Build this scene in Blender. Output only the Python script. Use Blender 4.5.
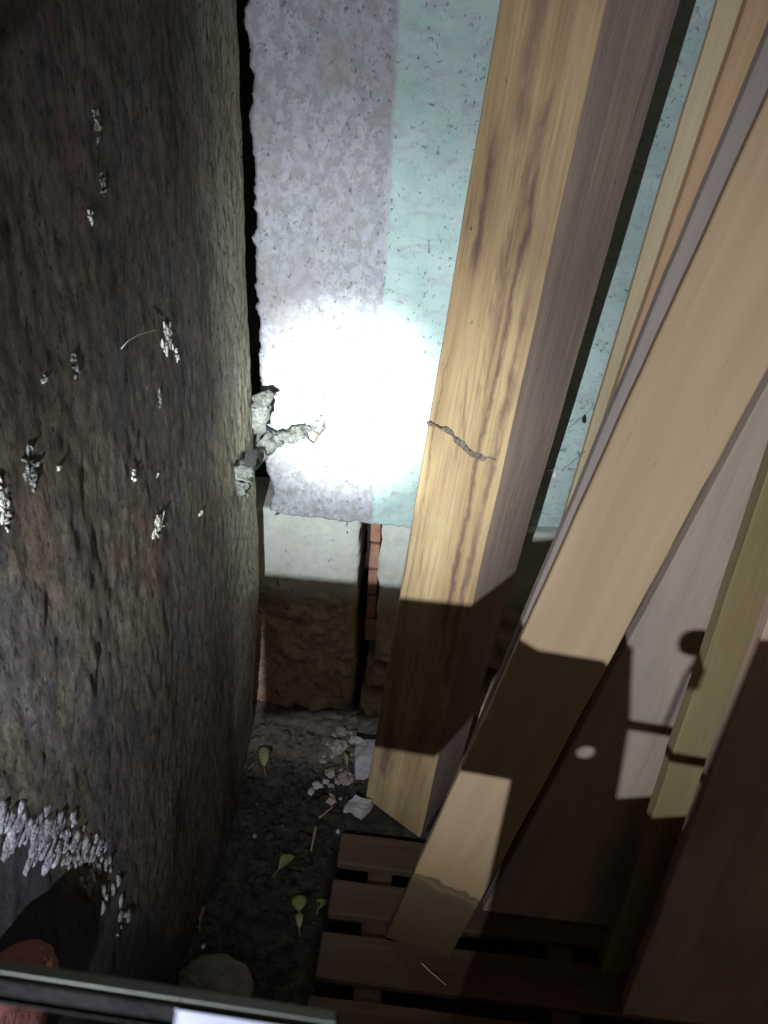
import bpy, bmesh, math, random
from mathutils import Vector, Matrix, noise
random.seed(4)
S = bpy.context.scene
for o in list(bpy.data.objects): bpy.data.objects.remove(o)

# ---------------------------------------------------------------- camera, world, lights, exposure
F = 770.0
DN = Vector((-79, -1258, -770)).normalized(); UP = -DN
YV = Vector((85, 466, -770)); YV = (YV - YV.dot(UP) * UP).normalized()
XV = YV.cross(UP)
ROT = Matrix((XV, YV, UP))
CAM = Vector((0, -1.3, 1.4))
cd = bpy.data.cameras.new('camera'); cam = bpy.data.objects.new('camera', cd)
S.collection.objects.link(cam)
cam.matrix_world = Matrix.Translation(CAM) @ ROT.to_4x4()
cd.sensor_fit = 'VERTICAL'; cd.sensor_height = 36; cd.lens = F / 1024 * 36
cd.clip_start = .02
cd.dof.use_dof = True; cd.dof.focus_distance = 1.15; cd.dof.aperture_fstop = 13.0
S.camera = cam

w = bpy.data.worlds.new('world'); S.world = w; w.use_nodes = True
w.node_tree.nodes['Background'].inputs[0].default_value = (1.0, .82, .66, 1)
w.node_tree.nodes['Background'].inputs[1].default_value = .075

TORCH = Vector((-.19, -1.546, 1.009))
def spot(name, target, energy, cone, blend, col, rad=.004):
    l = bpy.data.lights.new(name, 'SPOT'); l.energy = energy; l.spot_size = math.radians(cone)
    l.spot_blend = blend; l.color = col; l.shadow_soft_size = rad
    o = bpy.data.objects.new(name, l); S.collection.objects.link(o)
    o.location = TORCH
    o.rotation_euler = (Vector(target) - TORCH).to_track_quat('-Z', 'Y').to_euler()
    return o
spot('torch_beam', (-.165, 0, .83), 330, 17, 1.0, (.93, 1.0, .97))
spot('torch_halo', (-.15, 0, .86), 75, 38, 1.0, (.90, .98, 1.0))
spot('torch_spill', (.02, 0, .84), 43, 88, .8, (.88, .92, 1.0))

S.view_settings.view_transform = 'Standard'; S.view_settings.look = 'None'
S.view_settings.gamma = 1; S.view_settings.use_curve_mapping = False
S.view_settings.exposure = 0.0

# ---------------------------------------------------------------- helpers
def ray(px, py): return ROT @ Vector((px - 384, 512 - py, -F))
def hit(px, py, ax, val):                 # point where a sight line meets an axis plane
    r = ray(px, py); return CAM + r * ((val - CAM[ax]) / r[ax])
def hpl(px, py, n, P):
    r = ray(px, py); return CAM + r * (n.dot(P - CAM) / n.dot(r))
def fbm(p, s, o=4): return noise.fractal(Vector(p) * s, 1.0, 2.0, o)
def tag(o, label=None, cat=None, group=None, kind=None):
    if label: o['label'] = label
    if cat: o['category'] = cat
    if group: o['group'] = group
    if kind: o['kind'] = kind
    return o
def link(name, me, mat, parent=None, smooth=True):
    o = bpy.data.objects.new(name, me); S.collection.objects.link(o)
    for m in (mat if isinstance(mat, (list, tuple)) else [mat]): me.materials.append(m)
    if smooth:
        for p in me.polygons: p.use_smooth = True
    if parent: o.parent = parent; 
    return o
def obj_bm(name, bm, mat, parent=None, smooth=True):
    me = bpy.data.meshes.new(name); bm.normal_update(); bm.to_mesh(me); bm.free()
    return link(name, me, mat, parent, smooth)
def empty(name, loc):
    o = bpy.data.objects.new(name, None); S.collection.objects.link(o); o.location = loc
    bpy.context.view_layer.update(); return o

class NT:
    def __init__(s, name):
        s.m = bpy.data.materials.new(name); s.m.use_nodes = True; s.t = s.m.node_tree
        s.b = s.t.nodes['Principled BSDF']; s.tc = s.t.nodes.new('ShaderNodeTexCoord')
        s.b.inputs['Specular IOR Level'].default_value = .25
    def n(s, ty, **kw):
        x = s.t.nodes.new(ty)
        for k, v in kw.items(): setattr(x, k, v)
        return x
    def co(s, scale=(1, 1, 1), loc=(0, 0, 0)):
        m = s.n('ShaderNodeMapping'); s.t.links.new(s.tc.outputs['Object'], m.inputs[0])
        m.inputs['Scale'].default_value = scale; m.inputs['Location'].default_value = loc
        return m.outputs[0]
    def noise(s, co, scale, detail=5, rough=.6, dist=0):
        x = s.n('ShaderNodeTexNoise'); s.t.links.new(co, x.inputs['Vector'])
        x.inputs['Scale'].default_value = scale; x.inputs['Detail'].default_value = detail
        x.inputs['Roughness'].default_value = rough; x.inputs['Distortion'].default_value = dist
        return x.outputs['Fac']
    def vor(s, co, scale, feature='F1'):
        x = s.n('ShaderNodeTexVoronoi', feature=feature); s.t.links.new(co, x.inputs['Vector'])
        x.inputs['Scale'].default_value = scale; return x.outputs['Distance']
    def ramp(s, fac, stops):
        x = s.n('ShaderNodeValToRGB'); s.t.links.new(fac, x.inputs[0]); e = x.color_ramp.elements
        while len(e) < len(stops): e.new(.5)
        for el, (p, c) in zip(e, stops):
            el.position = p; el.color = (c, c, c, 1) if isinstance(c, (int, float)) else (*c, 1)
        return x.outputs[0]
    def mix(s, fac, a, b, mode='MIX'):
        x = s.n('ShaderNodeMix', data_type='RGBA', blend_type=mode)
        for i, v in ((0, fac), (6, a), (7, b)):
            if isinstance(v, (int, float)): x.inputs[i].default_value = v if i == 0 else (v, v, v, 1)
            elif isinstance(v, tuple): x.inputs[i].default_value = (*v, 1)
            else: s.t.links.new(v, x.inputs[i])
        return x.outputs[2]
    def math(s, op, a, b=0.0, c=None, clamp=False):
        x = s.n('ShaderNodeMath', operation=op, use_clamp=clamp)
        for i, v in enumerate((a, b, c)):
            if v is None: continue
            if isinstance(v, (int, float)): x.inputs[i].default_value = v
            else: s.t.links.new(v, x.inputs[i])
        return x.outputs[0]
    def xyz(s):
        x = s.n('ShaderNodeSeparateXYZ'); s.t.links.new(s.tc.outputs['Object'], x.inputs[0]); return x.outputs
    def step(s, v, a, b):                  # 0 below a, 1 above b
        x = s.n('ShaderNodeMapRange'); s.t.links.new(v, x.inputs[0])
        x.inputs[1].default_value = a; x.inputs[2].default_value = b; x.interpolation_type = 'SMOOTHSTEP'
        return x.outputs[0]
    def bump(s, h, dist, strength=1.0):
        x = s.n('ShaderNodeBump'); s.t.links.new(h, x.inputs['Height'])
        x.inputs['Distance'].default_value = dist; x.inputs['Strength'].default_value = strength
        s.t.links.new(x.outputs[0], s.b.inputs['Normal'])
    def done(s, col, rough=.85, metal=0):
        if isinstance(col, tuple): s.b.inputs['Base Color'].default_value = (*col, 1)
        else: s.t.links.new(col, s.b.inputs['Base Color'])
        s.b.inputs['Roughness'].default_value = rough; s.b.inputs['Metallic'].default_value = metal
        return s.m

def plain(name, a, b, scale=30, rough=.85, metal=0, bump=.002, stretch=(1, 1, 1)):
    t = NT(name); c = t.co(stretch); n = t.noise(c, scale)
    t.bump(t.noise(c, scale * 3), bump)
    return t.done(t.mix(t.ramp(n, [(.3, 0), (.7, 1)]), a, b), rough, metal)

def wood(name, light, mid, dark, streak=.5, seed=0, stain=None, fine=.35, blotch=None, marks=()):
    """boards carry local Z along the grain, X across the face"""
    t = NT(name)
    c = t.co((1, 1, .045), (seed, seed * 2.1, seed)); cl = t.co((1, 1, .12), (seed * 3, 0, seed))
    g = t.noise(c, 26, 4, .55, .3)
    col = t.mix(t.ramp(g, [(.36, 0), (.64, 1)]), light, mid)
    f = t.noise(t.co((1, 1, .03), (seed, 5, 1)), 240, 3, .6)
    col = t.mix(t.math('MULTIPLY', t.ramp(f, [(.45, 0), (.75, 1)]), fine), col, dark)
    s = t.noise(cl, 20, 6, .7, .5)
    sm = t.math('MULTIPLY', t.ramp(s, [(.56, 0), (.68, 1)]), streak)
    col = t.mix(sm, col, dark)
    if blotch:
        bn = t.noise(t.co((1, 1, .5), (seed, 1, 7)), 7, 5, .6)
        col = t.mix(t.math('MULTIPLY', t.ramp(bn, [(.45, 0), (.65, 1)]), .55), col, blotch)
    for x0, z0, z1, wd, am in marks:       # long dark fungal streaks in the grain
        q = t.xyz(); wv = t.noise(t.co((1, 1, .5), (x0 * 50, 2, 3)), 14, 5, .7)
        dx = t.math('ABSOLUTE', t.math('SUBTRACT', t.math('ADD', q[0], t.math('MULTIPLY', wv, .03)), x0 + .015))
        wn = t.noise(t.co((1, 1, .3), (3, x0 * 90, 1)), 45, 5, .7)
        mk = t.step(t.math('ADD', dx, t.math('MULTIPLY', wn, wd * 1.6)), wd * 1.5, wd * .6)
        mk = t.math('MULTIPLY', mk, t.math('MULTIPLY', t.step(q[2], z0, z0 + .05), t.step(q[2], z1, z1 - .08)))
        col = t.mix(t.math('MULTIPLY', mk, am), col, dark)
    # saw marks and specks
    sp = t.noise(t.co((1, 1, .6), (1, seed, 3)), 75, 4, .6)
    col = t.mix(t.ramp(sp, [(.71, 0), (.76, .7)]), col, (.05, .035, .025))
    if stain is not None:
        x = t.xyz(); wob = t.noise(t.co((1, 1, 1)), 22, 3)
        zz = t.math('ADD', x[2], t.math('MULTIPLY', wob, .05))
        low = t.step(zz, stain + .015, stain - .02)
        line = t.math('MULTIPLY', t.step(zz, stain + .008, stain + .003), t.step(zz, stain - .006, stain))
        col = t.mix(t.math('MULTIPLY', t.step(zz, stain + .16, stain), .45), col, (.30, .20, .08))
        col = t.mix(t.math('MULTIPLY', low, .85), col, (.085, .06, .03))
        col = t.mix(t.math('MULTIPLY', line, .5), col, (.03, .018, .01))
    t.bump(t.math('ADD', t.math('MULTIPLY', f, .5), s), .0012, .8)
    return t.done(col, .8)

# ---------------------------------------------------------------- materials
def m_slab():
    t = NT('pitted_concrete'); x = t.xyz()
    big = t.noise(t.co((1, 1, .55), (3, 0, 0)), 7, 6, .65, .3)
    mid = t.noise(t.co((1, 1, .5)), 80, 9, .8)
    fine = t.noise(t.co((1, 1, .5), (3, 1, 2)), 230, 4, .7)
    col = t.mix(t.ramp(big, [(.38, 0), (.62, 1)]), (.055, .042, .032), (.115, .094, .066))
    col = t.mix(t.math('MULTIPLY', t.ramp(t.noise(t.co((1, 1, .6), (9, 2, 1)), 6, 5, .65), [(.47, 0), (.6, 1)]), .75), col, (.062, .060, .078))
    col = t.mix(t.math('MULTIPLY', t.ramp(t.noise(t.co((1, 1, .6), (1, 8, 4)), 9, 5, .65), [(.53, 0), (.66, 1)]), .6), col, (.14, .075, .05))
    # paler band beside the far edge
    edge = t.step(t.math('ADD', x[1], t.math('MULTIPLY', big, .22)), -.24, .02)
    col = t.mix(t.math('MULTIPLY', edge, .9), col, (.44, .42, .31))
    col = t.mix(t.math('MULTIPLY', t.ramp(mid, [(.49, 0), (.58, 1)]), .5), col, t.mix(edge, (.17, .15, .115), (.46, .43, .33)))
    col = t.mix(t.math('MULTIPLY', t.ramp(mid, [(.38, 1), (.47, 0)]), .75), col, (.025, .025, .024))
    col = t.mix(t.math('MULTIPLY', t.ramp(fine, [(.42, 0), (.7, 1)]), .35), col, (.05, .042, .036))
    pit = t.noise(t.co((1, 1, .38), (4, 4, 4)), 190, 5, .7)
    pm = t.ramp(pit, [(.565, 0), (.62, 1)])
    col = t.mix(t.math('MULTIPLY', pm, .85), col, (.014, .011, .011))
    pit2 = t.noise(t.co((1, 1, .3), (7, 1, 2)), 70, 6, .75)
    pm2 = t.ramp(pit2, [(.60, 0), (.66, 1)])
    col = t.mix(t.math('MULTIPLY', pm2, .7), col, (.022, .018, .018))
    fl = t.noise(t.co((1, 1, .5), (2, 6, 9)), 110, 5, .75, .3)
    col = t.mix(t.ramp(fl, [(.67, 0), (.73, .7)]), col, (.42, .40, .34))
    # shadow painted dark on the foot of the slab (below a slanting line)
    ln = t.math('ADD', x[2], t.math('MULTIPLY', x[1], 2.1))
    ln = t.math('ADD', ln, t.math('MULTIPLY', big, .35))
    foot_shade = t.step(ln, -.90, -1.02)
    col = t.mix(t.math('MULTIPLY', foot_shade, .9), col, (.035, .034, .042))
    h = t.math('SUBTRACT', t.math('ADD', mid, t.math('MULTIPLY', fine, .3)), t.math('MULTIPLY', pm, .35))
    h = t.math('SUBTRACT', h, t.math('MULTIPLY', pm2, .5))
    t.bump(h, .0038, 1.0)
    return t.done(col, .9)
def m_plaster():
    t = NT('old_painted_render'); x = t.xyz()
    wob = t.noise(t.co(), 14, 3)
    ms = t.step(t.math('ADD', x[0], t.math('MULTIPLY', wob, .012)), -.103, -.092)
    fl = t.noise(t.co((1, 1, .7)), 62, 8, .72, .15); f2 = t.noise(t.co((1, 1, .5), (8, 1, 2)), 200, 4, .7)
    left = t.mix(t.ramp(fl, [(.46, 0), (.54, 1)]), (.36, .36, .385), (.50, .505, .56))
    left = t.mix(t.math('MULTIPLY', t.ramp(f2, [(.56, 0), (.66, 1)]), .5), left, (.2, .2, .2))
    left = t.mix(t.math('MULTIPLY', t.ramp(t.noise(t.co((1, 1, .5), (5, 5, 1)), 11, 4), [(.48, 0), (.6, 1)]), .5), left, (.36, .35, .34))
    rn = t.noise(t.co((1, 1, 1), (3, 1, 1)), 18, 5)
    right = t.mix(t.ramp(rn, [(.35, 0), (.65, 1)]), (.42, .60, .56), (.54, .68, .66))
    col = t.mix(ms, left, right)
    pa = t.ramp(t.noise(t.co((1, 1, 2.5), (6, 6, 6)), 20, 6, .7, .6), [(.5, 0), (.62, .55)])
    col = t.mix(pa, col, (.42, .43, .52))
    # hairline cracks round flaking paint
    w1 = t.vor(t.mix(.12, t.co((1, 1, .8)), t.co((1, 1, 1))), 70, 'DISTANCE_TO_EDGE')
    ck = t.math('MULTIPLY', t.ramp(t.noise(t.co((1, 1, .8), (1, 2, 3)), 130, 6, .75, .4), [(.60, 0), (.64, 1)]), t.ramp(t.noise(t.co(), 24, 3), [(.42, 0), (.55, 1)]))
    col = t.mix(t.math('MULTIPLY', ck, .65), col, (.09, .09, .085))
    t.bump(t.math('SUBTRACT', t.math('MULTIPLY', fl, 1.0), t.math('MULTIPLY', ck, .6)), .0035, .7)
    return t.done(col, .85)
def m_low():
    t = NT('rubble_stone_with_render'); x = t.xyz()
    n = t.noise(t.co(), 24, 6, .65, .4)
    wht = t.mix(t.ramp(n, [(.35, 0), (.65, 1)]), (.56, .58, .52), (.68, .70, .65))
    brn = t.mix(t.ramp(t.noise(t.co((1, 1, 1.6), (4, 2, 1)), 16, 6, .7, .5), [(.35, 0), (.65, 1)]), (.34, .27, .19), (.72, .62, .48))
    red = t.ramp(t.noise(t.co((1, 1, 1), (2, 0, 6)), 9, 3), [(.58, 0), (.66, .8)])
    brn = t.mix(red, brn, (.66, .38, .24))
    m = t.step(t.math('ADD', x[2], t.math('MULTIPLY', n, .04)), .36, .42)
    col = t.mix(m, brn, wht)
    ck = t.ramp(t.noise(t.co((1, 1, .4), (1, 2, 3)), 55, 4, .6, .8), [(.68, 0), (.71, .9)])
    col = t.mix(ck, col, (.05, .04, .035))
    t.bump(n, .006, .8)
    return t.done(col, .9)
def m_soil():
    t = NT('dark_soil'); x = t.xyz()
    n = t.noise(t.co(), 45, 7, .7)
    col = t.mix(t.ramp(n, [(.35, 0), (.68, 1)]), (.014, .014, .013), (.065, .06, .05))
    col = t.mix(t.ramp(t.noise(t.co((1, 1, 1), (3, 3, 3)), 110, 3), [(.68, 0), (.73, .6)]), col, (.24, .22, .17))
    mud = t.step(t.math('ADD', x[1], t.math('MULTIPLY', t.noise(t.co(), 12, 4), .12)), -.14, -.02)
    col = t.mix(t.math('MULTIPLY', mud, .8), col, t.mix(t.ramp(n, [(.4, 0), (.6, 1)]), (.17, .145, .125), (.27, .24, .215)))
    t.bump(n, .008, .9)
    return t.done(col, .95)
M = dict(
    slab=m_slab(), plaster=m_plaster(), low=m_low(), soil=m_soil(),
    dark=plain('dark_cavity_masonry', (.02, .018, .018), (.05, .045, .04)),
    brick=plain('red_brick_clay', (.36, .18, .13), (.50, .28, .21), 40, .9, 0, .003),
    redbrick=plain('worn_red_brick', (.15, .055, .045), (.22, .095, .08), 30, .9, 0, .004),
    mortar=plain('white_lime_mortar', (.16, .155, .18), (.42, .41, .46), 70, .95, 0, .006),
    dust=plain('grey_dust_and_web', (.16, .17, .16), (.52, .54, .50), 190, .95, 0, .006),
    tuft=plain('white_fibre', (.50, .50, .44), (.80, .80, .74), 160, .95, 0, .003),
    mud=plain('crumbly_mud', (.13, .10, .08), (.36, .30, .24), 220, .95, 0, .003),
    peb=plain('pinkish_rubble', (.30, .24, .22), (.52, .42, .40), 60, .9, 0, .002),
    pale=plain('pale_rubble', (.42, .39, .42), (.62, .58, .60), 60, .9, 0, .003),
    metal=plain('grey_steel_rail', (.10, .11, .095), (.16, .17, .15), 30, .5, .2, .0002),
    paint=plain('dark_rail_paint', (.005, .005, .006), (.014, .013, .013), 30, .7),
    glint=plain('bluish_white_glint', (.20, .22, .30), (.30, .32, .42), 40, .5, 0, .0003),
    steel=plain('dull_dark_steel', (.05, .045, .04), (.09, .08, .07), 30, .5, .6, .0003),
    leaf=plain('yellow_leaf', (.58, .54, .30), (.70, .66, .42), 80, .7, 0, .0006),
    green=plain('faded_green_leaf', (.26, .32, .11), (.48, .52, .22), 80, .7, 0, .0006),
    twig=plain('dry_twig', (.25, .18, .11), (.42, .33, .22), 80, .85, 0, .001),
    stone=plain('grey_ridged_stone', (.10, .088, .075), (.24, .22, .19), 30, .9, 0, .006, (.3, 1, 3)),
    thread=plain('web_thread', (.65, .65, .62), (.8, .8, .78)),
)
M['paint'].node_tree.nodes['Principled BSDF'].inputs['Specular IOR Level'].default_value = .03
YEL = wood('yellow_pine', (.63, .48, .26), (.43, .30, .155), (.15, .09, .08), .9, 1.3, None, .5, (.34, .22, .13), ((-.036, 1.14, 1.36, .016, 1.0), (.028, .55, 1.34, .010, .9), (.052, .45, 1.2, .015, .75), (-.01, 1.30, 1.6, .035, .7), (-.052, .2, 1.1, .003, .6)))
GREYW = wood('greyed_pine_side', (.60, .46, .36), (.42, .32, .28), (.19, .14, .14), .7, 2.1, None, .4, (.34, .27, .30))
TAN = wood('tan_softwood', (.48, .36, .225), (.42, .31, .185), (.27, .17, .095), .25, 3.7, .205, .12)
PALEW = wood('lilac_stained_board', (.50, .40, .31), (.42, .33, .27), (.20, .15, .13), .35, 5.2, None, .15, (.28, .24, .24))
OLIVE = wood('olive_pale_wood', (.52, .43, .27), (.40, .34, .22), (.26, .2, .13), .3, 6.1, None, .2)
ORANGE = wood('orange_pine', (.56, .41, .26), (.46, .31, .18), (.30, .17, .08), .3, 7.7, None, .25)
GREYB = wood('grey_weathered_batten', (.36, .31, .27), (.29, .25, .23), (.18, .15, .14), .3, 8.4, None, .2)
MUST = wood('mustard_wood', (.30, .24, .125), (.25, .19, .09), (.14, .14, .06), .3, 9.3, None, .2)
RUSS = wood('russet_wood', (.52, .37, .29), (.42, .28, .22), (.23, .15, .12), .35, 10.9, None, .15, (.26, .17, .14))
SLAT = wood('dark_pallet_wood', (.15, .095, .06), (.10, .062, .042), (.035, .025, .02), .5, 12.5, None, .4)

# ---------------------------------------------------------------- the setting
def grid(name, nu, nv, fn, mat, parent=None, keep=None):
    vs = []; fs = []
    for j in range(nv + 1):
        for i in range(nu + 1): vs.append(fn(i / nu, j / nv))
    for j in range(nv):
        for i in range(nu):
            a = j * (nu + 1) + i
            if keep is None or keep(vs[a]): fs.append((a, a + 1, a + nu + 2, a + nu + 1))
    me = bpy.data.meshes.new(name); me.from_pydata(vs, [], fs); me.update()
    return link(name, me, mat, parent)

# left wall: a thick pitted concrete slab whose foot bellies out over the floor
def slab_x(y, z):
    base = -.322 - .03 * max(0, min(1, (.45 - z) / .45)) ** 1.0
    base += .022 * math.exp(-((y + .37) / .2) ** 2) * max(0, 1 - z / .35)
    return base
def slab_pt(u, v):
    z = -.06 + 1.96 * v
    Y0, Y1 = -1.5, -.045
    if u > .97:                                  # return of the far end
        k = (u - .97) / .03
        y = Y1 + .004 * math.sin(k * math.pi); x = slab_x(Y1, z) - .30 * k
        ed = fbm((3, z * 1.0, 1), 9) * .008 + fbm((5, z, 1), 40) * .003
        x += .0 if k > 0 else ed
        return (x, y + ed, z)
    y = Y0 + (Y1 - Y0) * (u / .97)
    r = max(0, (u - .955) / .015)
    ed = fbm((3, z * 1.0, 1), 9) * .008 + fbm((5, z, 1), 40) * .003
    d = fbm((0, y, z * .5), 7, 2) * .0045 + fbm((2, y, z * .5), 60, 4) * .0016
    x = slab_x(y, z) + d - .006 * min(1, r) ** 2
    return (x, y + ed * min(1, r), z)
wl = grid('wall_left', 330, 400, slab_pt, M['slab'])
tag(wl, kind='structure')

# back wall: dark core, plaster coat above, rendered rubble below
bm = bmesh.new(); bmesh.ops.create_cube(bm, size=1)
for v in bm.verts: v.co = Vector((.25 + v.co.x * 1.9, .22 + v.co.y * .16, .9 + v.co.z * 2.0))
wb = obj_bm('wall_back', bm, M['dark'], smooth=False); tag(wb, kind='structure')
def pl_edge(z):
    el = -.325 + fbm((0, 7, z), 16) * .009 + fbm((0, 3, z), 60) * .004
    return el + .022 * max(0, 1 - abs(z - .62) / .09)
def pl_foot(x): return .574 + (x + .3) * -.02 + fbm((x, 3, 0), 14) * .006 + fbm((x, 9, 0), 70) * .003
def pl_pt(u, v):
    x = -.345 + 1.5 * u; z = .545 + 1.35 * v
    rough = 1 if x < -.10 else .35
    y = fbm((x, 1, z), 6) * .006 - abs(fbm((x, 4, z), 34)) * .004 * rough
    y += .045 * max(0, min(1, (x - .12) / .03))          # step added behind the post to widen its cast shadow
    el = pl_edge(z); k = max(0, min(1, (x - el) / .012)); y += (1 - k) ** 2 * .012
    if x < el: y += .10; x = el
    zb = pl_foot(x); k = max(0, min(1, (z - zb) / .008)); y += (1 - k) ** 2 * .008
    if z < zb: y += .03; z = zb
    return (x, y, z)
pc = grid('render_coat', 420, 380, pl_pt, M['plaster'], wb)

def block(name, x0, x1, z0, z1, y0, rough_z, mat, lump=.014, nx=90, nz=150, back=.13):
    def fn(u, v):
        a = u * 1.2 - .1; b = v * 1.2 - .1
        ax = max(0, min(1, a)); bz = max(0, min(1, b))
        out = max(0, -a, a - 1, -b, b - 1) * 10
        x = x0 + (x1 - x0) * ax; z = z0 + (z1 - z0) * bz
        e = min((x - x0), (x1 - x), (z - z0) * .8, .03) / .03; e = max(0, e)
        r = max(0, min(1, (rough_z - z) / .10))
        y = y0 + (1 - e) ** 3 * .016 * (.4 + r) + out * back
        if out == 0:
            y += fbm((x, z, 2), 9) * .006 - r * (abs(fbm((x * 1.0, z * 1.3, 5), 13)) * lump * 1.8 - .008) + fbm((x, z, 8), 60) * .0012
        x += fbm((0, z, x0), 18) * .006 * (1 if ax in (0, 1) else 0)
        return (x, y, z)
    return grid(name, nx, nz, fn, mat, wb)
block('stone_block', -.375, -.128, .012, .578, .012, .42, M['low'])
block('stone_block', -.084, .10, .185, .578, .014, .30, M['low'], nx=60, nz=110)
block('stone_block', .104, .60, .185, .578, .018, .42, M['low'], nx=60, nz=90)
block('stone_block', -.100, .02, .100, .170, .010, .5, M['low'], nx=40, nz=40)
block('stone_block', -.110, -.03, .012, .092, -.01, .5, M['low'], nx=40, nz=40)
block('stone_block', -.020, .60, -.02, .096, .010, .5, M['low'], nx=60, nz=50)
# strip of red brick ends in the slot
zz = .578
for h in (.068, .066, .070, .064, .066):
    bm = bmesh.new(); bmesh.ops.create_cube(bm, size=1)
    for v in bm.verts: v.co = Vector((-.0965 + v.co.x * .021, .052 + v.co.y * .055, zz - h / 2 + v.co.z * (h - .006)))
    bmesh.ops.bevel(bm, geom=bm.edges[:], offset=.003, segments=1, affect='EDGES')
    for v in bm.verts: v.co += Vector((fbm(v.co, 40), fbm(v.co, 33), 0)) * .003
    obj_bm('brick', bm, M['brick'], wb, smooth=False); zz -= h

# floor
bm = bmesh.new(); bmesh.ops.create_grid(bm, x_segments=4, y_segments=4, size=1)
for v in bm.verts: v.co = Vector((.3 + v.co.x * 1.1, -.7 + v.co.y * 1.0, -.075))
tag(obj_bm('floor', bm, M['dark']), kind='structure')
def ground(x, y):
    pit = max(0, min(1, (x + .13) / .03)) * max(0, min(1, (-.265 - y) / .03))
    z = fbm((x, y, 1), 9) * .010 + abs(fbm((x, y, 3), 38)) * .010 - .006
    z += .020 * max(0, min(1, (y + .12) / .06))
    z += .012 * max(0, min(1, (-.27 - x) / .06))
    flat = max(0, 1 - ((x - .04) / .15) ** 2 - ((y + .23) / .12) ** 2)
    z = z * (1 - min(1, flat * 1.5)) - .004 * min(1, flat * 1.5)
    return z * (1 - pit * .7) - .052 * pit
def gr(u, v):
    x = -.40 + 1.5 * u; y = -1.55 + 1.6 * v
    return (x, y, ground(x, y))
so = grid('soil', 330, 340, gr, M['soil'])
tag(so, 'dark moist crumbly soil on the floor between concrete slab and boards', 'soil', kind='stuff')

# ---------------------------------------------------------------- boards
def prism(name, BL, BR, TL, TR, depth, mats, label, cat, group=None, chamfer=.002, wob=.0015, side=1, seed=0, depth2=None):
    """a sawn board from its front-face corners; depth = vector from front to back face; local Z runs along the grain"""
    o0 = (BL + BR) / 2; Z = ((TL + TR) / 2 - o0); Ln = Z.length; Z.normalize()
    X = (BR - BL); X = (X - X.dot(Z) * Z).normalized(); Y = Z.cross(X)
    Mx = Matrix((X, Y, Z)).transposed().to_4x4(); Mx.translation = o0
    inv = Mx.inverted(); dl0 = Mx.to_3x3().inverted() @ depth; dl1 = Mx.to_3x3().inverted() @ (depth2 or depth)
    n = 60; vs = []; fs = []; mi = []
    bl, br, tl, tr = [inv @ p for p in (BL, BR, TL, TR)]
    c = chamfer
    for k in range(n + 1):
        t = k / n; dl = dl0.lerp(dl1, t); l = bl.lerp(tl, t); r = br.lerp(tr, t)
        wl_ = Vector((fbm((seed, 0, t * Ln), 6) * wob + fbm((seed, 9, t * Ln), 50) * wob * .4, 0, 0))
        wr_ = Vector((fbm((seed, 5, t * Ln), 6) * wob + fbm((seed, 3, t * Ln), 50) * wob * .4, 0, 0))
        l = l + wl_; r = r + wr_
        ex = (r - l).normalized(); ed = dl.normalized()
        ring = [l + ex * c, r - ex * c, r + ed * c, r + dl - ed * c, r + dl - ex * c, l + dl + ex * c, l + dl - ed * c, l + ed * c]
        vs += ring
    for k in range(n):
        for i in range(8):
            a = k * 8 + i; b = k * 8 + (i + 1) % 8
            fs.append((a, b, b + 8, a + 8)); mi.append(side if i in (2,) and len(mats) > 1 else 0)
    fs.append(tuple(reversed(range(8)))); mi.append(0); fs.append(tuple(range(n * 8, n * 8 + 8))); mi.append(0)
    me = bpy.data.meshes.new(name); me.from_pydata(vs, [], fs); me.update()
    o = link(name, me, mats, smooth=False)
    for p, m_ in zip(me.polygons, mi): p.material_index = m_
    bmx = bmesh.new(); bmx.from_mesh(me); bmesh.ops.recalc_face_normals(bmx, faces=bmx.faces); bmx.to_mesh(me); bmx.free()
    o.matrix_world = Mx
    return tag(o, label, cat, group)

D1 = Vector((.0666, -.0773, .9948)); TOPZ = 1.88
E1, E2, E3 = hit(365, 797, 2, 0), hit(420, 838, 2, 0), hit(455, 782, 2, 0)
up1 = D1 * (TOPZ / D1.z)
kt = TOPZ / 1.43
T2 = E2 + up1 + Vector((-.024, .006, 0)) * kt; T3 = E3 + up1 + Vector((.008, 0, 0)) * kt
post = prism('timber_post', E1, E2, E1 + up1, T2, E3 - E2, [YEL, GREYW],
             'thick square yellow pine post with dark grain streaks and a greyed right face', 'post', chamfer=.003, wob=.0012, seed=1, depth2=T3 - T2)

SL = .0414 / .9784
def edge(y0, p1, p2, z0=0.0):
    n = Vector((0, -1, SL)); P = Vector((0, y0, 0))
    a = hpl(*p1, n, P); b = hpl(*p2, n, P); d = (b - a) / (b.z - a.z)
    return a + d * (z0 - a.z), a + d * (TOPZ - a.z)
def leaning(name, y0, L, R, thick, mats, label, group='boards leaning in the corner', width=None, z0=0.0, **k):
    bl, tl = edge(y0, *L, z0)
    if R: br, tr = edge(y0, *R, z0)
    else: br, tr = bl + Vector((width, 0, 0)), tl + Vector((width, 0, 0))
    return prism(name, bl, br, tl, tr, Vector((0, thick, 0)), mats, label, 'board', group, **k)
FY = -.5055
A2, B2 = hit(385, 937, 2, 0), hit(450, 958, 2, 0)
up2 = Vector((.2026, .0414, .9784)) * (TOPZ / .9784)
prism('wooden_board', A2, B2, A2 + up2, B2 + up2, Vector((.006, .030, 0)), [TAN],
      'wide smooth tan board leaning right with a dark wavy water stain at its foot', 'board', 'boards leaning in the corner', seed=2)
leaning('wooden_board', -.452, ((753, 72), (532, 600)), None, .020, [GREYB], 'narrow grey weathered batten directly behind the left edge of the wide tan board', width=.05, seed=3)
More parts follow.
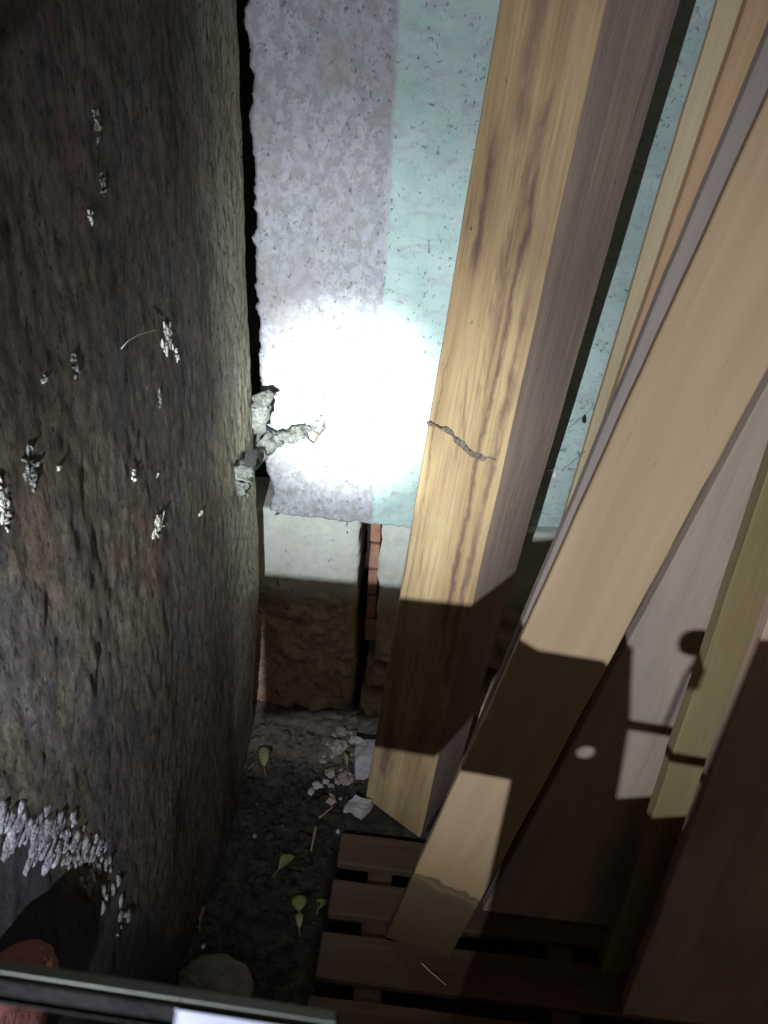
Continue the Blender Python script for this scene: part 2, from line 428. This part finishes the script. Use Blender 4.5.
leaning('wooden_board', -.425, ((735, 39), (648, 296)), None, .020, [ORANGE], 'narrow orange pine batten between olive batten and wide tan board at upper right', width=.05, seed=4)
leaning('wooden_board', -.390, ((719, 0), (584, 454)), None, .028, [OLIVE], 'pale olive batten with rounded edge nearest the mint painted wall strip', width=.05, chamfer=.009, seed=5)
leaning('wooden_board', -.425, ((778, 366), (456, 960)), ((800, 430), (610, 985)), .024, [PALEW],
        'stained lilac beige board behind dark gap right of the wide tan board', seed=6)
leaning('wooden_board', -.392, ((745, 366), (428, 960)), None, .018, [plain('black_slit_shade', (.008, .006, .007), (.02, .015, .016), 60)],  # black strip added to paint the shade seen between the boards
        'added black batten painting the shade in the thin slit right of the wide tan board', width=.075, seed=12)
leaning('wooden_board', -.515, ((740, 556), (602, 968)), ((800, 560), (660, 958)), .028, [MUST],
        'narrow mustard yellow board crossing in front of the lilac beige board', seed=7)
leaning('wooden_board', -.580, ((766, 626), (643, 958)), ((1010, 626), (850, 958)), .025, [RUSS],
        'broad dark russet board at the lower right edge of the view', seed=8)

# pallet the boards stand on
pal = empty('wooden_pallet', (.15, -.45, -.05))
tag(pal, 'dark low timber pallet with open slats under the feet of the boards', 'pallet')
def box(name, x0, x1, y0, y1, z0, z1, mat, parent=None, bev=.003, jit=.002):
    bm = bmesh.new(); bmesh.ops.create_cube(bm, size=1)
    for v in bm.verts: v.co = Vector(((v.co.x) * (x1 - x0), v.co.y * (y1 - y0), v.co.z * (z1 - z0)))
    es = [e for e in bm.edges if abs((e.verts[0].co - e.verts[1].co).x) > .02]
    bmesh.ops.subdivide_edges(bm, edges=es, cuts=8)
    bmesh.ops.bevel(bm, geom=[e for e in bm.edges if e.calc_face_angle(0) > .5], offset=bev, segments=1, affect='EDGES')
    c = Vector(((x0 + x1) / 2, (y0 + y1) / 2, (z0 + z1) / 2))
    for v in bm.verts:
        q = v.co + c; v.co += Vector((0, fbm(q, 25), fbm(q + Vector((3, 3, 3)), 25))) * jit
    o = obj_bm(name, bm, mat, None, smooth=False)
    if parent: o.parent = parent; o.location = c - parent.location
    else: o.location = c
    return o
def slat_mat_rot(o):  # grain along X: turn mesh so local Z lies along X
    me = o.data; me.transform(Matrix.Rotation(-math.pi / 2, 4, 'Y')); o.rotation_euler = (0, math.pi / 2, 0)
for y0, y1, xl in ((-.291, -.362, -.108), (-.395, -.466, -.110), (-.500, -.582, -.114), (-.612, -.69, -.12)):
    s_ = box('slat', xl, .75, y1, y0, -.020, -.001, SLAT, pal); slat_mat_rot(s_)
for x in (-.045, .30, .66):
    box('bearer', x, x + .05, -.68, -.295, -.062, -.0205, SLAT, pal)

# ---------------------------------------------------------------- near metal rail across the foot of the view
def tube_bm(pts, r, seg=10, jit=0, seed=0, squash=1.0):
    bm = bmesh.new(); rings = []
    for i, p in enumerate(pts):
        p = Vector(p); d = (Vector(pts[min(i + 1, len(pts) - 1)]) - Vector(pts[max(i - 1, 0)])).normalized()
        a = d.orthogonal().normalized() if abs(d.z) > .9 else d.cross(Vector((0, 0, 1))).normalized(); b = d.cross(a)
        rr = r[i] if isinstance(r, (list, tuple)) else r; ring = []
        for k in range(seg):
            t = 2 * math.pi * k / seg; q = p + (a * math.cos(t) + b * math.sin(t) * squash) * rr
            if jit: q += Vector((fbm(q, 60 + seed), fbm(q + Vector((5, 0, 0)), 60), fbm(q + Vector((0, 5, 0)), 60))) * jit
            ring.append(bm.verts.new(q))
        rings.append(ring)
    for A, B in zip(rings, rings[1:]):
        for k in range(seg): bm.faces.new((A[k], A[(k + 1) % seg], B[(k + 1) % seg], B[k]))
    bm.faces.new(rings[0][::-1]); bm.faces.new(rings[-1])
    bmesh.ops.recalc_face_normals(bm, faces=bm.faces)
    return bm
def cpt(px, py, z): return CAM + ROT @ Vector(((px - 384) / F * z, (512 - py) / F * z, -z))
ra, rb = cpt(0, 984, .225), cpt(300, 1030, .225)
rd = (rb - ra).normalized()
r0 = ra - rd * ((ra.x + .345) / rd.x); r1 = ra + rd * ((-.012 - ra.x) / rd.x)
rail = empty('metal_rail', r0)
tag(rail, 'slim grey steel rail with pale top lip crossing the lower left corner', 'rail')
def addto(o, par): o.parent = par; o.matrix_parent_inverse = par.matrix_world.inverted(); return o
def bar(name, a, b, half_w, half_h, mat, par, up_=Vector((0, 0, 1)), bev=.0008):
    d = (b - a); Ln = d.length; d.normalize(); s_ = d.cross(up_).normalized(); u_ = s_.cross(d)
    bm = bmesh.new(); bmesh.ops.create_cube(bm, size=1)
    for v in bm.verts: v.co = (a + b) / 2 + d * v.co.x * Ln + s_ * v.co.y * 2 * half_w + u_ * v.co.z * 2 * half_h
    bmesh.ops.bevel(bm, geom=bm.edges[:], offset=bev, segments=2, affect='EDGES')
    o = obj_bm(name, bm, mat, None, smooth=False)
    if par: addto(o, par)
    return o
upc = ROT @ Vector((0, 1, 0))
bar('rail_bar', r0, r1, .0026, .0034, M['paint'], rail, upc)
off = upc * .0044
bar('top_lip', r0 + off, r1 + off, .0022, .0010, M['metal'], rail, upc, .0004)
bar('rail_glint', rb - rd * .036, r1 - rd * .001, .0034, .0030, M['glint'], rail, upc, .0004)  # pale strip that paints the torch glint onto the rail
bar('end_plate', r0 + Vector((-.004, 0, 0)), r0 + Vector((.004, 0, 0)), .02, .02, M['steel'], rail, upc, .001)

# unseen steel plates, added and shaped to cast the shadow across the boards
st = empty('shadow_blocker', (.05, -1.07, 0))
tag(st, 'unseen dull steel plates with a hole, added below the rail to cast the shadow band', 'shadow blocker')
def plate(name, poly, hole=None, y=-1.07, th=.004):
    bm = bmesh.new()
    def prof(yy):
        o_ = [bm.verts.new((p[0], yy, p[1])) for p in poly]
        h_ = [bm.verts.new((hole[0] + hole[2] * math.cos(2 * math.pi * k / 16), yy, hole[1] + hole[2] * math.sin(2 * math.pi * k / 16))) for k in range(16)] if hole else []
        return o_, h_
    a, ha = prof(y); b, hb = prof(y + th)
    for A, H in ((a, ha), (b, hb)):
        es = [bm.edges.new((A[i], A[(i + 1) % len(A)])) for i in range(len(A))]
        if H: es += [bm.edges.new((H[i], H[(i + 1) % 16])) for i in range(16)]
        bmesh.ops.triangle_fill(bm, use_beauty=True, edges=es)
    for A, B in ((a, b), (ha, hb)):
        for i in range(len(A)): bm.faces.new((A[i], A[(i + 1) % len(A)], B[(i + 1) % len(A)], B[i]))
    bmesh.ops.recalc_face_normals(bm, faces=bm.faces)
    return addto(obj_bm(name, bm, M['steel'], None, smooth=False), st)
plate('band_blocker', [(-.236, .700), (-.236, .826), (-.143, .826), (-.131, .853), (-.077, .869), (-.053, .874), (-.045, .877), (-.027, .869), (-.027, .757), (-.068, .756), (-.094, .724), (-.138, .712)])
plate('blocker_leg', [(-.0265, -.01), (-.0265, .869), (.014, .870), (.024, .861), (.036, .80), (.043, .729), (.043, -.01)], (.014, .768, .0065))
plate('side_blocker', [(.100, .30), (.100, .913), (.30, .93), (.30, .30)])
plate('blocker_leg', [(.22, -.01), (.22, .2995), (.27, .2995), (.27, -.01)])
plate('lower_blocker', [(.0435, .45), (.0435, .725), (.0995, .74), (.0995, .45)])
o = obj_bm('blocker_pin', tube_bm([(.036, -1.067, .797), (.102, -1.067, .792)], .0042), M['steel']); addto(o, st)
o = obj_bm('blocker_knob', tube_bm([(.060, -1.067, .796), (.062, -1.068, .845), (.068, -1.07, .858), (.065, -1.07, .866), (.058, -1.07, .871), (.053, -1.07, .873)], [.0012, .0012, .005, .009, .011, .007]), M['steel']); addto(o, st)

# ---------------------------------------------------------------- lumps, tufts, leaves and rubble
def lump(name, loc, sc, amp, mat, label=None, cat=None, group=None, sub=3, seed=0, freq=1.2, rot=(0, 0, 0), flat=False):
    bm = bmesh.new(); bmesh.ops.create_icosphere(bm, subdivisions=sub, radius=1)
    for v in bm.verts:
        n = v.co.normalized(); q = n * freq + Vector((seed * 7.1, seed * 3.3, seed))
        v.co = n * (1 + noise.fractal(q, 1, 2, 4) * amp)
        if flat: v.co.z = max(v.co.z, -.35)
        v.co = Vector((v.co.x * sc[0], v.co.y * sc[1], v.co.z * sc[2]))
    o = obj_bm(name, bm, mat, smooth=not flat); o.location = loc; o.rotation_euler = rot
    if label: tag(o, label, cat, group)
    return o
def on_slab(px, py, out=0.0):
    p = hit(px, py, 0, -.345)
    for _ in range(4): 
        s_ = slab_x(p.y, p.z) + fbm((0, p.y, p.z * .5), 7, 2) * .0045 + fbm((2, p.y, p.z * .5), 60, 4) * .0016
        p = hit(px, py, 0, s_ + out)
    return p

def tuft(px, py, w, h, seed, label, name='fibre_tuft', mat='tuft', n=9):
    """a small clump of crumpled fibres stuck on the slab: one mesh of bent flakes"""
    rnd = random.Random(seed); c = on_slab(px, py, .0002); bm = bmesh.new()
    k = (c - CAM).length / F; sx = w * k * 1.6; sz = h * k * 1.1     # foreshortened along Y
    for i in range(n * 3):
        g1, g2 = max(-1, min(1, rnd.gauss(0, .42))), max(-1, min(1, rnd.gauss(0, .45)))
        a = Vector((rnd.uniform(-.0005, .001), g1 * sx / 2, g2 * sz / 2))
        th = rnd.uniform(0, math.pi); ln_ = rnd.uniform(.18, .42) * (sx + sz) / 2; wd_ = ln_ * rnd.uniform(.12, .45)
        r_ = bmesh.ops.create_icosphere(bm, subdivisions=2, radius=1)['verts']
        for v in r_:
            q = v.co * 1.4 + Vector((seed, i * 3.1, 0))
            v.co = v.co * (1 + .8 * noise.fractal(q, 1, 2, 3))
            yy, z2 = v.co.y * ln_ * .5, v.co.z * wd_ * .5
            v.co = Vector((v.co.x * .0014 + yy * yy * 8, yy * math.cos(th) - z2 * math.sin(th), yy * math.sin(th) + z2 * math.cos(th))) + a
    o = obj_bm(name, bm, M[mat]); o.location = c
    return tag(o, label, 'debris')
tuft(167, 338, 18, 26, 1, 'bright white fluffy fibre tuft high on the slab with a trailing thread', n=12)
tuft(177, 356, 6, 14, 2, 'tiny white fleck hanging just below the fluffy fibre tuft', n=4)
tuft(158, 524, 22, 20, 3, 'compact bright white patch stuck in the middle of the slab', n=10)
tuft(96, 121, 9, 26, 4, 'pale smear of fibre near the upper left of the slab', mat='dust', n=7)
tuft(102, 185, 7, 18, 5, 'thin grey streak of fibre below the upper left smear', mat='dust', n=5)
tuft(90, 217, 7, 11, 6, 'small pale fleck beneath the thin grey streak', n=4)
tuft(75, 362, 8, 22, 7, 'cream elongated fibre scrap left of the fluffy tuft', mat='dust', n=6)
tuft(44, 381, 7, 9, 8, 'small white crumb left of the cream fibre scrap', n=4)
tuft(31, 470, 14, 36, 9, 'scattered cream fibres clustered low on the left of the slab', mat='dust', n=12)
tuft(58, 467, 5, 12, 10, 'single white flake just right of the scattered cream fibres', n=3)
tuft(3, 505, 9, 46, 11, 'white crumbling patch at the far left edge of the slab', n=12)
tuft(160, 402, 4, 26, 12, 'slender curved pale fibre below the fluffy tuft', mat='dust', n=6)
tuft(133, 476, 8, 12, 13, 'little crossed white fibres above the compact white patch', n=4)
tuft(157, 475, 7, 4, 14, 'short white fibre beside the little crossed fibres', n=3)
tuft(201, 512, 10, 6, 15, 'pale curled chip right of the compact white patch', n=3)
def thread(pts, r, label, name='cobweb_thread'):
    return tag(obj_bm(name, tube_bm(pts, r, 5), M['thread']), label, 'cobweb')
thread([on_slab(121, 349, .004), on_slab(128, 341, .007), on_slab(138, 335, .009), on_slab(155, 330, .005)], .00045, 'fine pale thread curving left from the fluffy fibre tuft')

# white mortar splash low on the slab
bm = bmesh.new(); rnd = random.Random(8)
for i in range(170):
    t = rnd.random(); px = 2 + t * 100 + rnd.uniform(-10, 12); py = 822 + t * 34 + rnd.gauss(0, 11) + (6 if t < .4 else 0)
    if px < -5: continue
    p = on_slab(px, py, .0); sc = rnd.uniform(.002, .0075) * (1.4 - t * .8)
    r_ = bmesh.ops.create_icosphere(bm, subdivisions=2, radius=1)['verts']
    for v in r_:
        v.co = v.co * (1 + .7 * noise.fractal(v.co * 1.3 + Vector((i, 2, 1)), 1, 2, 3))
        v.co = Vector((v.co.x * .0018, v.co.y * sc * 1.5 - v.co.z * sc * .5, v.co.z * sc + v.co.y * sc * .3)) + p
o = obj_bm('mortar_splash', bm, M['mortar']); tag(o, 'rough whitish mortar splash low on the left slab above the painted shadow', 'mortar', kind='stuff')
bm = bmesh.new()
for i in range(26):
    t = rnd.random(); px = 75 + t * 50 + rnd.uniform(-8, 8); py = 850 + t * 75 + rnd.gauss(0, 14)
    p = on_slab(px, py, .0); sc = rnd.uniform(.002, .007)
    r_ = bmesh.ops.create_icosphere(bm, subdivisions=1, radius=1)['verts']
    for v in r_:
        v.co = v.co * (1 + .6 * noise.fractal(v.co * 1.3 + Vector((i, 2, 1)), 1, 2, 3))
        v.co = Vector((v.co.x * .003, v.co.y * sc, v.co.z * sc * 1.8)) + p
o = obj_bm('mortar_flecks', bm, M['dust']); tag(o, 'small cream flecks trailing down the slab below the mortar splash', 'mortar', kind='stuff')

# red brick jutting from the slab
c = on_slab(14, 985, 0)
bm = bmesh.new(); bmesh.ops.create_icosphere(bm, subdivisions=5, radius=1)
for v in bm.verts:
    q = v.co.normalized(); q = Vector([math.copysign(abs(c_) ** .45, c_) for c_ in q])
    v.co = Vector((q.x * .05, q.y * .062, q.z * .085)); v.co += q * (fbm(v.co, 18) * .006 + fbm(v.co, 70) * .0015)
o = obj_bm('red_brick', bm, M['redbrick']); o.location = c + Vector((-.02, -.05, .012)); o.rotation_euler = (.75, 0, .0)
tag(o, 'worn rounded red brick jutting from the slab behind the steel rail', 'brick')

# dusty bridge between slab and wall
pts = [on_slab(243, 492, .004), on_slab(238, 474, .006), hit(243, 460, 1, -.07), hit(256, 447, 1, -.045), hit(272, 440, 1, -.022), hit(290, 434, 1, -.012), hit(306, 431, 1, -.008)]
fine = []
for a, b in zip(pts, pts[1:]):
    for k in range(6): fine.append(a.lerp(b, k / 6))
fine.append(pts[-1]); nf = len(fine)
rr = [(.010 + .015 * math.sin(math.pi * min(1, i / nf * 1.25)) + .002 * fbm((i, 0, 0), .7)) for i in range(nf)]
o = obj_bm('dust_clump', tube_bm(fine, rr, 20, .014, 30, 1.0), M['dust'])
tag(o, 'ragged grey clump of dust and cobweb bridging the slab edge and plaster wall', 'dust clump')
pts = [hit(272, 392, 1, -.03), hit(262, 402, 1, -.045), hit(258, 418, 1, -.05), hit(262, 434, 1, -.045)]
fine = []
for a, b in zip(pts, pts[1:]):
    for k in range(6): fine.append(a.lerp(b, k / 6))
o = obj_bm('dust_clump', tube_bm(fine, [.010 + .008 * math.sin(3.14 * i / len(fine)) for i in range(len(fine))], 16, .008), M['dust'])
tag(o, 'smooth pale wad of web filling the wall gap above the ragged dust clump', 'dust clump')
dc = bpy.data.objects['dust_clump']
bm = bmesh.new(); rnd = random.Random(77)
main_path = [on_slab(243, 492, .004), on_slab(238, 474, .006), hit(243, 460, 1, -.07), hit(256, 447, 1, -.045), hit(272, 440, 1, -.022), hit(290, 434, 1, -.012), hit(306, 431, 1, -.008), hit(322, 424, 1, -.006)]
for i in range(420):
    k = rnd.random() * (len(main_path) - 1.001); a = main_path[int(k)].lerp(main_path[int(k) + 1], k % 1)
    sp_ = .013 * (1 - .6 * k / 7); a = a + Vector([rnd.gauss(0, sp_), rnd.gauss(0, .006), rnd.gauss(0, sp_)]); a.y = min(a.y, -.007)
    d = Vector([rnd.uniform(-1, 1) for _ in range(3)]).normalized(); e = d.orthogonal().normalized() * rnd.uniform(.0006, .003); d *= rnd.uniform(.0015, .0065)
    vs_ = [bm.verts.new(a + q) for q in (d, e, -d, -e, d.cross(e).normalized() * .0009)]
    for f_ in ((0, 1, 4), (1, 2, 4), (2, 3, 4), (3, 0, 4), (0, 3, 2, 1)): bm.faces.new([vs_[j] for j in f_])
o = obj_bm('dust_flakes', bm, M['dust'], None, smooth=False); o.parent = dc; o['kind'] = 'stuff'
# dark flake by the hot spot
o = obj_bm('plaster_crack_flake', tube_bm([hit(305, 437, 1, -.006), hit(313, 443, 1, -.008), hit(318, 436, 1, -.009), hit(324, 430, 1, -.008), hit(324, 421, 1, -.006)], [.001, .0025, .003, .0025, .001], 7, .002), M['mud'])
tag(o, 'thin dark hooked flake on the wall right of the dust clump', 'flake')
# mud tube across the post face
n1 = (E2 - E1).cross(D1).normalized()
if n1.dot(CAM - E1) < 0: n1 = -n1
pp = [(428, 420), (437, 426), (446, 431), (455, 437), (464, 444), (472, 451), (481, 455), (490, 457), (499, 462), (503, 468)]
pts = [hpl(a, b, n1, E1) + n1 * .001 for a, b in pp]; fine = []
for a, b in zip(pts, pts[1:]):
    for k in range(4): fine.append(a.lerp(b, k / 4))
rad = [.0022 + .0035 * math.sin(math.pi * min(1, i / len(fine) * 1.0)) for i in range(len(fine))]
o = obj_bm('mud_tube', tube_bm(fine, rad, 9, .006, 7), M['mud'])
tag(o, 'crumbly brown mud tube slanting across the front of the yellow pine post', 'mud tube')

# threads in the dark gap
g = [hit(546, 471, 1, -.2), hit(556, 470, 1, -.26), hit(566, 466, 1, -.32), hit(577, 467, 1, -.40)]
thread(g, .0004, 'short cobweb thread with a flake between pine post and battens')
g = [hit(540, 512, 1, -.2), hit(548, 515, 1, -.28), hit(558, 516, 1, -.38)]
thread(g, .0004, 'lower bare cobweb thread in the dark gap beside the pine post')
lump('paint_flake', hit(555, 475, 1, -.26), (.0035, .001, .007), .5, M['tuft'], 'tiny white flake hanging from cobweb in the dark gap', 'flake', sub=2)

# rubble by the post foot
def gz(x, y): return ground(x, y)
def rock(px, py, w, h, mat, label, group=None, seed=0, name='rubble_stone', hz=.7, amp=.5, rot=0, lift=0):
    p = hit(px, py, 2, 0.005); k = (p - CAM).length / F
    sx = w * k / 2; sy = h * k / 2 * 1.1
    z = gz(p.x, p.y)
    o = lump(name, (p.x, p.y, z + sx * hz * .3 + lift), (sx, sy, max(.003, min(sx, sy) * hz)), amp, M[mat], label, 'stone', group, 3, seed, 1.3, (0, 0, rot), True)
    return o
box_p = hit(364, 762, 2, .03)
def brickbit(name, px, py, dims, rot, mat, label, seed, z):
    p = hit(px, py, 2, z); bm = bmesh.new(); bmesh.ops.create_cube(bm, size=1)
    bmesh.ops.subdivide_edges(bm, edges=bm.edges[:], cuts=4, use_grid_fill=True)
    for v in bm.verts:
        v.co = Vector((v.co.x * dims[0], v.co.y * dims[1], v.co.z * dims[2])); q = v.co + Vector((seed, 0, 0))
        v.co += Vector((fbm(q, 22), fbm(q + Vector((3, 0, 0)), 22), fbm(q + Vector((0, 3, 0)), 22))) * .010
    o = obj_bm(name, bm, M[mat], smooth=False); o.location = p; o.rotation_euler = rot
    return tag(o, label, 'stone')
brickbit('plaster_chunk', 366, 758, (.045, .075, .05), (0, 0, .15), 'pale', 'pale lilac plaster chunk standing against the left side of the pine post foot', 1, .022)
brickbit('plaster_chunk', 358, 806, (.042, .045, .022), (0, 0, -.35), 'pale', 'flat whitish plaster chunk in front of the lilac chunk by the post', 5, .005)
brickbit('mud_brick', 368, 722, (.05, .05, .045), (0, 0, .1), 'stone', 'dull brown stone lump against the wall behind the pine post', 9, .03)
for i, (px, py, w, h, mt, lab) in enumerate([
    (338, 748, 15, 13, 'peb', 'rounded pinkish stone nearest the pale lilac chunk'),
    (342, 735, 11, 9, 'peb', 'small mauve stone against the wall behind the pinkish stone'),
    (345, 779, 13, 15, 'peb', 'tan stone left of the flat whitish chunk'),
    (330, 772, 10, 9, 'peb', 'brown stone beside the pale chip in the rubble'),
    (317, 786, 10, 8, 'pale', 'pale grey chip lying left of the rubble pile'),
    (326, 781, 6, 6, 'pale', 'smaller pale chip just right of the grey chip'),
    (311, 792, 5, 9, 'pale', 'narrow white chip at the left end of the rubble'),
    (331, 800, 10, 8, 'peb', 'buff stone below the rubble by the short stick'),
    (352, 744, 5, 5, 'tuft', 'tiny bright white crumb beside the lilac plaster chunk'),
    (361, 706, 4, 3, 'tuft', 'tiny white crumb on a ledge at the base of the back wall'),
    (243, 766, 6, 5, 'pale', 'small pale pebble left of the yellow leaf by the slab'),
    (200, 925, 8, 6, 'pale', 'pale pebble on dark soil near the foot of the slab'),
    (203, 946, 4, 4, 'pale', 'tiny white pebble beneath the pale pebble near the slab'),
    (254, 834, 4, 4, 'peb', 'tiny brown pebble alone on dark soil in the middle'),
    (338, 825, 4, 4, 'pale', 'tiny grey pebble in front of the plaster chunks'),
    (350, 998, 24, 13, 'pale', 'smooth pale pebble low in view near the rail')]):
    rock(px, py, w, h, mt, lab, seed=i + 1)
# many small crumbs of soil and grit
bm = bmesh.new(); rnd = random.Random(21)
for i in range(900):
    x = rnd.uniform(-.36, -.06); y = rnd.uniform(-.75, -.06)
    if x > -.12 and y < -.28: continue
    s_ = rnd.uniform(.002, .008) * (1 if rnd.random() < .85 else 1.8)
    r_ = bmesh.ops.create_icosphere(bm, subdivisions=1, radius=1)['verts']
    z = gz(x, y)
    for v in r_:
        v.co = v.co * (1 + .5 * noise.noise(v.co + Vector((i, 0, 0))))
        v.co = Vector((v.co.x * s_ + x, v.co.y * s_ + y, v.co.z * s_ * .8 + z + s_ * .2))
o = obj_bm('soil_crumbs', bm, M['soil'], smooth=False); tag(o, 'loose dark crumbs and clods scattered over the soil', 'soil', kind='stuff')
rnd = random.Random(5)
for i in range(22):
    px = rnd.uniform(322, 352); py = rnd.uniform(730, 800)
    rock(px, py, rnd.uniform(3, 7), rnd.uniform(3, 6), rnd.choice(['peb', 'peb', 'pale']), 'small chip of pinkish rubble scattered left of the post foot', 'chips in the rubble by the post', seed=40 + i, name='rubble_chip')

# ridged stone in front
p = hit(215, 985, 2, .0)
o = lump('ridged_stone', (p.x, p.y - .01, gz(p.x, p.y) + .012), (.062, .050, .030), .18, M['stone'], 'rounded grey ridged stone half buried beside the slab foot behind the rail', 'stone', None, 4, 3, 1.4)
for v in o.data.vertices: v.co.z += .003 * math.sin(v.co.y * 420 + 4 * v.co.x * 30)

def leaf(px, py, ln, wd, ang, mat, label, seed, stalk=True, lift=.010):
    p = hit(px, py, 2, .01); k = (p - CAM).length / F; L_ = ln * k; W_ = wd * k
    z = gz(p.x, p.y) + lift
    rnd = random.Random(seed); bm = bmesh.new(); rows = []
    for i in range(11):
        t = i / 10; hw = W_ / 2 * math.sin(math.pi * min(1, t * .97 + .015)) ** 1.25 * (1 + .15 * rnd.uniform(-1, 1))
        zc = .006 * math.sin(t * 3) ; row = []
        for s_ in (-1, -.5, 0, .5, 1):
            row.append(bm.verts.new((s_ * hw, (t - .5) * L_, zc + abs(s_) * hw * .45)))
        rows.append(row)
    for a, b in zip(rows, rows[1:]):
        for i in range(4): bm.faces.new((a[i], a[i + 1], b[i + 1], b[i]))
    r_ = bmesh.ops.solidify(bm, geom=bm.faces[:], thickness=.0006)
    root = empty('fallen_leaf', (p.x, p.y, z)); root.rotation_euler = (0, rnd.uniform(-.2, .2), ang)
    bpy.context.view_layer.update()
    b_ = obj_bm('blade', bm, M[mat]); b_.parent = root
    st_ = obj_bm('stalk', tube_bm([(0, -.35 * L_, .001), (0, -.52 * L_, .001), (.003, -.85 * L_, -.002)], .0008, 6), M['twig'] if stalk else M[mat]); st_.parent = root
    return tag(root, label, 'leaf')
leaf(264, 759, 26, 13, 0.25, 'leaf', 'pale yellow pointed leaf on grey mud close to the slab', 1)
leaf(287, 862, 20, 14, -.7, 'green', 'dull olive leaf in the middle of the dark soil', 2)
leaf(299, 906, 16, 17, .2, 'green', 'broad green leaf on dark soil left of the pallet', 3, lift=.014)
leaf(300, 920, 16, 8, .1, 'leaf', 'narrow yellow green leaf just below the broad green leaf', 4)
leaf(322, 900, 11, 10, -.5, 'green', 'small green leaf at the left end of the middle pallet slat', 5)
leaf(345, 762, 18, 6, .35, 'leaf', 'thin curled yellow leaf among the rubble stones', 6, lift=.02)
leaf(203, 917, 16, 7, 0, 'twig', 'narrow dry brown leaf close to the foot of the slab', 7)
def stick(a, b, r, label, z=.012, mat='twig'):
    A = hit(*a, 2, z); B = hit(*b, 2, z); n = 8
    pts = [A.lerp(B, i / n) + Vector((0, 0, .001 * math.sin(i * 1.7))) for i in range(n + 1)]
    return tag(obj_bm('dry_stick', tube_bm(pts, [r * (1 - .4 * i / n) for i in range(n + 1)], 7, .0006), M[mat]), label, 'stick')
stick((316, 827), (311, 851), .003, 'short upright looking dry stick above the dull olive leaf')
stick((319, 818), (333, 806), .0022, 'short buff stick pointing at the buff stone')
stick((248, 769), (258, 761), .0015, 'pale thin stalk beside the yellow leaf near the slab')
stick((421, 963), (446, 985), .0014, 'thin pale straw lying in front of the wide tan board foot', .002, 'thread')
